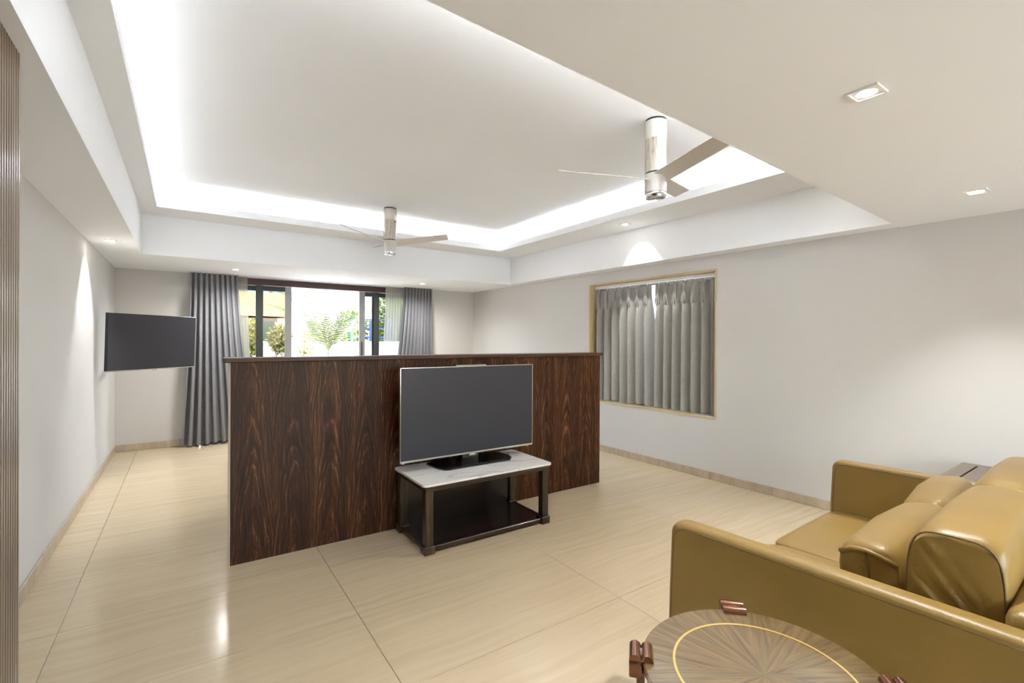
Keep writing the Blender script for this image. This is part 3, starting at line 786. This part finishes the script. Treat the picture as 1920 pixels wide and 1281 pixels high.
# ------------------------------------------------------------------ ceiling fans
FK = 1.0483
def fan(x, y, th, label):
    t = thing('ceiling_fan', label, 'ceiling fan', (x*FK, y*FK, Z3), 0, 'ceiling fans under the raised ceiling'); t.scale = (FK, FK, FK)
    R = 0.070
    MB().lathe([(R-0.004, 0), (R-0.004, -0.012)], 40).build('shadow_ring', BLACK, t, auto=40)
    MB().lathe([(R-0.002, -0.012), (R, -0.014), (R, -0.130), (R-0.001, -0.132)], 40).build('canopy', FANWHITE, t, auto=40)
    MB().lathe([(R-0.001, -0.132), (R-0.001, -0.348)], 40).build('down_tube', FANWOOD, t, auto=40)
    MB().lathe([(R-0.006, -0.348), (R-0.006, -0.358)], 40).build('gap_ring', BLACK, t, auto=40)
    hub = MB().lathe([(R-0.001, -0.358), (R, -0.360), (R, -0.478), (R-0.004, -0.482)], 40).build('motor_hub', FANWHITE, t, auto=40)
    MB().lathe([(R-0.003, -0.482), (R-0.002, -0.486), (R-0.002, -0.496), (R-0.008, -0.512), (R-0.02, -0.518)], 40).build('bottom_cap', CHROME, t, auto=30)
    for k in range(3):
        a = math.radians(th + 120*k)
        m = MB(); n = 10
        pit = math.radians(-19)
        vs = []
        for i in range(n+1):
            s = i/n; r = 0.045 + (0.64-0.045)*s
            wd = 0.058 if s > 0.12 else 0.058
            zc = -0.385 + 0.070*s
            for dy, dz in ((-wd, 0), (-wd*0.5, 0.004), (0, 0.006), (wd*0.5, 0.005), (wd, 0.001), (wd, -0.003), (wd*0.5, -0.001), (0, 0.0), (-wd*0.5, -0.002), (-wd, -0.004)):
                ps = pit*(1.06-0.12*s)
                vs.append((r, dy*math.cos(ps)-dz*math.sin(ps), zc+dy*math.sin(ps)+dz*math.cos(ps)))
        c = 10; fs = []
        for i in range(n):
            for j in range(c): l = (j+1) % c; fs.append((i*c+j, i*c+l, (i+1)*c+l, (i+1)*c+j))
        fs.append(tuple(range(c-1, -1, -1))); fs.append(tuple(range(n*c, (n+1)*c)))
        o = m.add(vs, fs).build('blade', BLADE, t, auto=30); o.rotation_euler.z = a
    return t
fan(2.547, 2.061, 141, 'white three-blade ceiling fan with wood-grain tube close to the low ceiling edge')
f2 = fan(1.859, 5.12, 203.5, 'white three-blade ceiling fan with dark maker mark hanging towards the garden window')
# maker mark on the further fan: a small square badge and dark strokes
for (da, dz, ww, hh) in ((-62, -0.155, 0.013, 0.020), (-46, -0.155, 0.006, 0.020), (-38, -0.155, 0.006, 0.020), (-46, -0.138, 0.005, 0.006), (-38, -0.136, 0.006, 0.006), (-58, -0.195, 0.005, 0.008), (-44, -0.192, 0.005, 0.008), (-38, -0.198, 0.004, 0.006)):
    a = math.radians(da)
    m = MB().box((0.0685, -ww/2, dz-hh/2), (0.0705, ww/2, dz+hh/2)).build('maker_mark', TVBLACK, f2); m.rotation_euler.z = a

# ------------------------------------------------------------------ garden window with sliding doors
w1 = thing('window_1', loc=(1.76, YB+0.1, 0), kind='structure')
def W(x): return x-1.76
MB().box((W(0.10), -0.04, 2.165), (W(3.42), 0.08, 2.252)).build('window_head', BRFRAME, w1)
MB().box((W(0.10), -0.04, 0), (W(3.42), 0.08, 0.02)).build('window_sill', BRFRAME, w1)
for x in (0.10, 3.37): MB().box((W(x), -0.04, 0.02), (W(x+0.05), 0.08, 2.165)).build('window_jamb', DKFRAME, w1)
def leaf(x0, x1, y, m0, m1):
    l = thing('sliding_leaf', loc=(W((x0+x1)/2), y, 0)); l.parent = w1; h = (x1-x0)/2
    MB().box((-h, -0.018, 0.02), (-h+0.088, 0.018, 2.16)).build('stile', m0, l)
    MB().box((h-0.088, -0.018, 0.02), (h, 0.018, 2.16)).build('stile', m1, l)
    MB().box((-h+0.088, -0.016, 2.09), (h-0.088, 0.016, 2.16)).build('top_rail', DKFRAME, l)
    MB().box((-h+0.088, -0.016, 0.02), (h-0.088, 0.016, 0.10)).build('bottom_rail', DKFRAME, l)
    MB().box((-h+0.088, -0.003, 0.10), (h-0.088, 0.003, 2.09)).build('pane', TINT, l)
    return l
leaf(0.815, 1.283, 0.0, DKFRAME, GREYFRAME)
leaf(0.16, 0.914, 0.045, DKFRAME, DKFRAME)
l2 = leaf(2.274, 2.595, 0.0, GREYFRAME, DKFRAME)
leaf(2.497, 3.36, 0.045, DKFRAME, DKFRAME)
MB().bbox((-0.1605+0.03, -0.026, 1.15), (-0.1605+0.05, -0.018, 1.36), 0.003, 1).build('pull_handle', DKFRAME, l2)

# curtains
def curtain_fn(x0t, x1t, x0b, x1b, y0, zt, zb, n, amp, phase, seed):
    rnd = random.Random(seed); ph = [rnd.uniform(-0.6, 0.6) for _ in range(n+2)]; am = [rnd.uniform(0.75, 1.25) for _ in range(n+2)]
    def fn(u, v):
        # u across, v down
        k = u*n; i = int(min(k, n-1)); f = k-i
        a = am[i]*(1-f)+am[i+1]*f
        xs = (x0t+(x1t-x0t)*u)*(1-v**1.5) + (x0b+(x1b-x0b)*u)*v**1.5
        d = amp*(0.45+0.55*min(1, v*2.2+0.15))*a
        wv = math.cos(2*PI*k+phase+ph[i]*(1-f)*0.5+ph[i+1]*f*0.5)
        wv = math.copysign(abs(wv)**0.8, wv)
        sx = 0.30*(abs(x1t-x0t)/n)*math.sin(4*PI*k+phase)*0.5
        return (xs+sx, y0-d*wv + 0.02*v*math.sin(u*5+seed), zt+(zb-zt)*v + 0.010*math.sin(u*9+seed)*v)
    return fn
c1 = thing('curtain', 'floor-length grey curtain beside the wall television, drawn open at the garden window', 'curtain', (0, 0, 0))
MB().grid(curtain_fn(0.045, 0.575, -0.045, 0.80, YB-0.125, Z1-0.006, 0.028, 9, 0.045, 0.4, 3), 190, 40).build('fabric', GREYFAB, c1, smooth=True)
c2 = thing('curtain', 'grey curtain bunched against the wall on the fan side of the garden window', 'curtain', (0, 0, 0))
MB().grid(curtain_fn(2.93, 3.425, 2.66, 3.43, YB-0.125, Z1-0.006, 0.028, 9, 0.042, 1.1, 5), 190, 40).build('fabric', GREYFAB, c2, smooth=True)
s1 = thing('sheer_curtain', 'narrow white sheer curtain hanging beside the floor-length grey curtain', 'curtain', (0, 0, 0))
MB().grid(curtain_fn(0.55, 0.70, 0.56, 0.80, YB-0.025, Z1-0.006, 0.03, 5, 0.010, 0.0, 8), 80, 14).build('fabric', SHEER, s1, smooth=True)
s2 = thing('sheer_curtain', 'white sheer curtain gathered beside the bunched grey curtain', 'curtain', (0, 0, 0))
MB().grid(curtain_fn(2.66, 2.98, 2.52, 2.96, YB-0.025, Z1-0.006, 0.03, 7, 0.011, 0.3, 9), 110, 14).build('fabric', SHEER, s2, smooth=True)
for nm, xa, xb, yy in (('curtain_track', 0.03, 3.44, YB-0.125), ('curtain_track', 0.12, 3.40, YB-0.025)):
    o = tag(MB().box((xa, yy-0.008, Z1-0.006), (xb, yy+0.008, Z1)).build(nm, DLWHITE), 'slim white curtain track %s under the back soffit' % ('for the grey curtains' if yy < YB-0.05 else 'for the sheer curtains'), 'curtain track')

# ------------------------------------------------------------------ right-hand window with pleated curtains
w2 = thing('window_2', loc=(*PIV, 0), rz=RROT, kind='structure')
T = 0.02
def lin(name, lo, hi): return MB().bbox(lo, hi, 0.002, 1).build(name, OAK, w2)
lin('lining_far', (-0.006, WY1-T, WZ0), (WD, WY1, WZ1)); lin('lining_near', (-0.006, WY0, WZ0), (WD, WY0+T, WZ1))
lin('lining_top', (-0.006, WY0+T, WZ1-T), (WD, WY1-T, WZ1)); lin('window_sill', (-0.006, WY0+T, WZ0), (WD, WY1-T, WZ0+T))
for yy in (WY0+T, 2.33, WY1-T-0.06): MB().box((WD-0.03, yy, WZ0+T), (WD+0.02, yy+0.06, WZ1-T)).build('window_frame', GREYFRAME, w2)
for zz in (WZ0+T, WZ1-T-0.05): MB().box((WD-0.03, WY0+T+0.06, zz), (WD+0.02, WY1-T-0.06, zz+0.05)).build('window_frame', GREYFRAME, w2)
for ya, yb in ((WY0+T+0.06, 2.33), (2.39, WY1-T-0.06)):
    MB().box((WD-0.004, ya, WZ0+T+0.05), (WD+0.002, yb, WZ1-T-0.05)).build('pane', CLEAR, w2)

def pleated(label, ya, yb, n, e0, e1, seed):
    """pinch-pleated curtain from y=ya to y=yb (local), e0/e1 lean of its side edges towards the bottom"""
    t = thing('pleated_curtain', label, 'curtain', (*PIV, 0), RROT, 'pinch-pleated curtains')
    rnd = random.Random(seed); off = [rnd.uniform(-0.3, 0.3) for _ in range(n+1)]; am = [rnd.uniform(0.8, 1.2) for _ in range(n+1)]
    zt, zb, xc = WZ1-T-0.062, WZ0+T+0.012, 0.098
    def fn(u, v):
        k = u*n; i = min(int(k), n-1); f = k-i
        a = (am[i]*(1-f)+am[i+1]*f)
        # v=0 heading, pinched at 0.06, full folds below
        op = min(1, max(0, (v-0.05)/0.25)); op = op*op*(3-2*op)
        d = 0.006 + 0.050*op*a
        dist = abs(f-0.5)*2           # 0 at pleat centre, 1 between
        bulge = 1-2*dist**2.6
        y_ = ya + (yb-ya)*u + (e0*(1-u)+e1*u)*v**0.9
        pw = (yb-ya)/n
        y_ += pw*0.16*math.sin(2*PI*f)*(0.3+0.7*op)*0.9 - 0.014*op*off[i]*math.sin(PI*f)
        z_ = zt+(zb-zt)*v
        if v > 0.97: d *= 1.0; z_ += 0.006*math.sin(k*2.3+seed)
        return (xc-d*bulge, y_, z_ + 0.004*math.sin(k*1.7)*v)
    fb = MB().grid(fn, n*16, 40).build('fabric', TAUPEFAB, t, smooth=True)
    for i in range(n):
        yc = ya+(yb-ya)*(i+0.5)/n
        m = MB()
        for s in (-1, 0, 1):
            m.tube([(xc-0.010, yc+s*0.022, zt+0.001), (xc-0.022, yc+s*0.010, zt-0.040), (xc-0.026, yc+s*0.004, zt-0.080), (xc-0.036, yc+s*0.020, zt-0.17), (xc-0.036, yc+s*0.026, zt-0.24)], 0.010, 7, 0.006)
        m.build('pleat', TAUPEFAB, t, smooth=True)
        MB().bbox((xc-0.004, yc-0.003, zt-0.01), (xc+0.004, yc+0.003, zt+0.022), 0.001, 1).build('hook', DLWHITE, t)
pleated('grey pinch-pleated curtain by the oak lining nearest the partition', 2.170, WY1-T-0.012, 7, -0.022, 0.0, 4)
pleated('grey pinch-pleated curtain at the end of the window towards the sofa', WY0+T+0.006, 2.125, 7, 0.0, 0.012, 6)
tr2 = tag(MB().bbox((0.085, WY0+T+0.004, WZ1-T-0.040), (0.112, WY1-T-0.004, WZ1-T-0.001), 0.003, 1).build('curtain_track', DLWHITE), 'white curtain track inside the lined window recess', 'curtain track')
tr2.location = (*PIV, 0); tr2.rotation_euler.z = RROT

# ------------------------------------------------------------------ garden outside
PAVE = pmat('pale_terrace_paving', (0.55, 0.53, 0.50), 0.7, var=0.06, vscale=1.5)
PARA = pmat('white_parapet_render', (0.82, 0.81, 0.80), 0.85, var=0.03, vscale=2)
OCHRE = pmat('ochre_render', (0.52, 0.38, 0.17), 0.85, var=0.10, vscale=1.2)
TEAL = pmat('teal_glazing_band', (0.13, 0.24, 0.28), 0.25)
PINKW = pmat('pale_pink_render', (0.62, 0.50, 0.47), 0.85, var=0.04)
DKGLASS = pmat('dark_neighbour_glass', (0.02, 0.05, 0.04), 0.1)
FRBROWN = pmat('brown_painted_frame', (0.11, 0.05, 0.035), 0.5)
BLUEP = pmat('blue_fence_paint', (0.03, 0.09, 0.32), 0.5)
BARK = pmat('bark', (0.20, 0.15, 0.10), 0.85, var=0.2, vscale=12)
LF_Y = leaf_mat('yellow_green_leaf', (0.16, 0.19, 0.02), (0.36, 0.34, 0.04))
LF_V = leaf_mat('variegated_leaf', (0.12, 0.15, 0.03), (0.40, 0.36, 0.15))
LF_P = leaf_mat('pale_palm_leaf', (0.10, 0.13, 0.05), (0.26, 0.27, 0.12))
LF_D = leaf_mat('green_hedge_leaf', (0.05, 0.10, 0.02), (0.20, 0.26, 0.05))
tag(MB().box((-30, YB+0.2, -0.3), (30, 40, -0.06)).build('terrace_ground', PAVE), 'pale terrace paving outside the garden window', None, kind='structure')
tag(MB().box((-30, -40, -0.3), (30, YREAR-0.2, -0.06)).build('yard_ground', PAVE), 'pale paving behind the room', None, kind='structure')
tag(MB().box((5.0, YREAR-0.2, -0.3), (30, YB+0.2, -0.06)).build('side_ground', PAVE), 'pale paving beside the room', None, kind='structure')
pw_ = thing('parapet_wall', 'white rendered terrace parapet behind the bushes', 'parapet', (3, 11.4, -0.06))
MB().box((-9, -0.1, 0), (9, 0.1, 1.36)).build('wall_body', PARA, pw_)
MB().bbox((-9, -0.13, 1.36), (9, 0.13, 1.41), 0.01, 1).build('coping', PARA, pw_)

def leaves(n, c, rad, size, rnd, shell=0.55, aspect=2.4, up=0.4):
    m = MB()
    for _ in range(n):
        while True:
            d = Vector((rnd.uniform(-1, 1), rnd.uniform(-1, 1), rnd.uniform(-1, 1)))
            if shell < d.length < 1: break
        p = Vector((c[0]+d.x*rad[0], c[1]+d.y*rad[1], c[2]+d.z*rad[2]))
        a = Vector((rnd.uniform(-1, 1), rnd.uniform(-1, 1), rnd.uniform(-0.6, 1)*up*2)).normalized() + d*0.6
        a.normalize(); b = a.cross(Vector((rnd.uniform(-1, 1), rnd.uniform(-1, 1), rnd.uniform(-1, 1)))).normalized()
        s = size*rnd.uniform(0.7, 1.3); wd = s/aspect
        nn = a.cross(b)*s*0.08
        m.add([p, p+a*s*0.5+b*wd*0.5+nn, p+a*s, p+a*s*0.5-b*wd*0.5+nn], [(0, 1, 2, 3)])
    return m
def bush(name, label, x, y, h, rx, rz, mat, n, size, seed, group=None, stems=5):
    rnd = random.Random(seed)
    t = thing(name, label, 'bush', (x, y, -0.06), 0, group)
    f = leaves(n, (0, 0, h-rz), (rx, rx*0.8, rz), size, rnd, 0.3).build('foliage', mat, t); f['kind'] = 'stuff'
    for i in range(stems):
        a = 2*PI*i/stems+rnd.uniform(-.3, .3); 
        MB().tube([(0.05*math.cos(a), 0.05*math.sin(a), 0), (rx*0.25*math.cos(a), rx*0.25*math.sin(a), h*0.4), (rx*0.55*math.cos(a), rx*0.5*math.sin(a), h-rz*0.8)], 0.014, 5, 0.006).build('stem', BARK, t)
    return t
bush('garden_bush', 'round yellow-green bush before the parapet beside the sheer curtain', 0.99, 10.55, 1.82, 0.20, 0.36, LF_Y, 1500, 0.085, 1)
bush('garden_bush', 'variegated cream and green bush between the two dark window stiles and the palm', 1.57, 10.6, 1.74, 0.205, 0.29, LF_V, 1100, 0.085, 2)
bush('garden_bush', 'pale loose bush with thin stems at the foot of the palm', 2.05, 10.6, 1.62, 0.15, 0.40, LF_V, 420, 0.075, 3, stems=8)
pm = thing('palm', 'pale feathery palm standing in the open doorway view before the parapet', 'palm', (2.165, 9.2, -0.06))
MB().tube([(0, 0, 0), (0.01, 0, 0.6), (0.0, 0.01, 1.25)], 0.035, 8, 0.022).build('trunk', BARK, pm)
rnd = random.Random(11)
for i in range(15):
    az = i*2.4 + rnd.uniform(-0.2, 0.2); el = rnd.uniform(0.95, 1.45); Lf = rnd.uniform(1.0, 1.4)
    pts = []
    for k in range(9):
        s = k/8; e2 = el - s*1.0*(1.6-el*0.6)
        if k == 0: p = Vector((0, 0, 1.22 + (i % 5)*0.02))
        else: p = p + Vector((math.cos(az)*math.cos(e2), math.sin(az)*math.cos(e2), math.sin(e2)))*Lf/8
        pts.append(p.copy())
    m = MB(); m.tube(pts, 0.010, 5, 0.003)
    side = Vector((-math.sin(az), math.cos(az), 0))
    for k in range(1, 9):
        for h2 in (0, 0.33, 0.66):
            if k == 8 and h2: continue
            p = pts[k] if not h2 else pts[k].lerp(pts[min(8, k+1)], h2)
            dr = (pts[k]-pts[k-1]).normalized(); ll = 0.30*(1-abs(k/8-0.45)*0.9)
            for s in (-1, 1):
                tip = p + (side*s*0.85+dr*0.55+Vector((0, 0, -0.28)))*ll
                m.add([p-dr*0.012, p.lerp(tip, 0.5)+dr*0.012, tip, p.lerp(tip, 0.5)-dr*0.014], [(0, 1, 2, 3)])
    m.build('frond', LF_P, pm)
# tall hedge trees and blue fence behind the parapet on the right
for i, (x, y_, h, rx, rz, nn) in enumerate(((3.60, 12.8, 2.25, 0.42, 0.65, 1500), (4.65, 12.8, 2.75, 0.48, 0.95, 2200), (5.55, 14.3, 2.90, 0.6, 1.0, 2200), (3.2, 14.6, 2.1, 0.5, 0.5, 700))):
    lab = ['dense green hedge shrub behind the blue fence', 'tall green hedge tree seen through the sliding door glass', 'tall green hedge tree behind the sheer curtain', 'sparse green shrub over the parapet behind the palm'][i]
    bush('hedge_shrub', lab, x, y_, h, rx, rz, LF_D if i < 3 else LF_P, nn, 0.11, 20+i, stems=4)
fc = thing('garden_fence', 'blue metal fence before the hedge shrubs beyond the parapet', 'fence', (3.80, 12.0, -0.06))
for x in (-0.42, 0.05, 0.52, 0.99): MB().box((x-0.02, -0.02, 0), (x+0.02, 0.02, 1.98)).build('post', BLUEP, fc)
for z in (1.52, 1.74, 1.96): MB().box((-0.45, -0.012, z-0.015), (1.02, 0.012, z+0.015)).build('rail', BLUEP, fc)
# neighbouring house
nb = thing('neighbour_house', 'ochre rendered house with a teal glazed band and brown window beyond the parapet', 'building', (1.2, 17, -0.06))
MB().box((-4.0, 0, 0), (1.50, 4, 2.13)).build('lower_wall', PINKW, nb)
MB().box((-4.0, -0.12, 2.18), (1.62, 4, 2.93)).build('ochre_band', OCHRE, nb)
MB().box((-4.0, 0.05, 2.93), (1.55, 4, 3.45)).build('teal_band', TEAL, nb)
for x in (-2.2, -1.0, 0.2, 1.0): MB().box((x, 0.0, 2.93), (x+0.07, 0.06, 3.45)).build('mullion', FRBROWN, nb)
MB().box((-4.0, 0.0, 3.45), (1.60, 4, 3.62)).build('roof_slab', PARA, nb)
wnb = MB().box((-1.5, -0.05, 1.0), (1.22, 0.02, 2.13)).build('house_window', FRBROWN, nb)
for x in (-1.40, -0.5, 0.40): MB().box((x, -0.06, 1.08), (x+0.74, -0.045, 2.03)).build('pane', DKGLASS, wnb)
# pale house further back behind the palm
nb2 = thing('white_house', 'white rendered house wall behind the palm and hedge shrubs', 'building', (7.5, 24, -0.06))
MB().box((-4.4, 0, 0), (8, 5, 3.6)).build('house_wall', PARA, nb2)
MB().box((-4.6, -0.3, 3.6), (8.2, 5, 3.8)).build('roof_slab', PARA, nb2)
for x in (-2.8, 0.2, 3.0):
    q = MB().box((x, -0.04, 1.0), (x+1.2, 0.02, 2.3)).build('house_window', FRBROWN, nb2); MB().box((x+0.08, -0.06, 1.08), (x+1.12, -0.04, 2.22)).build('pane', DKGLASS, q)
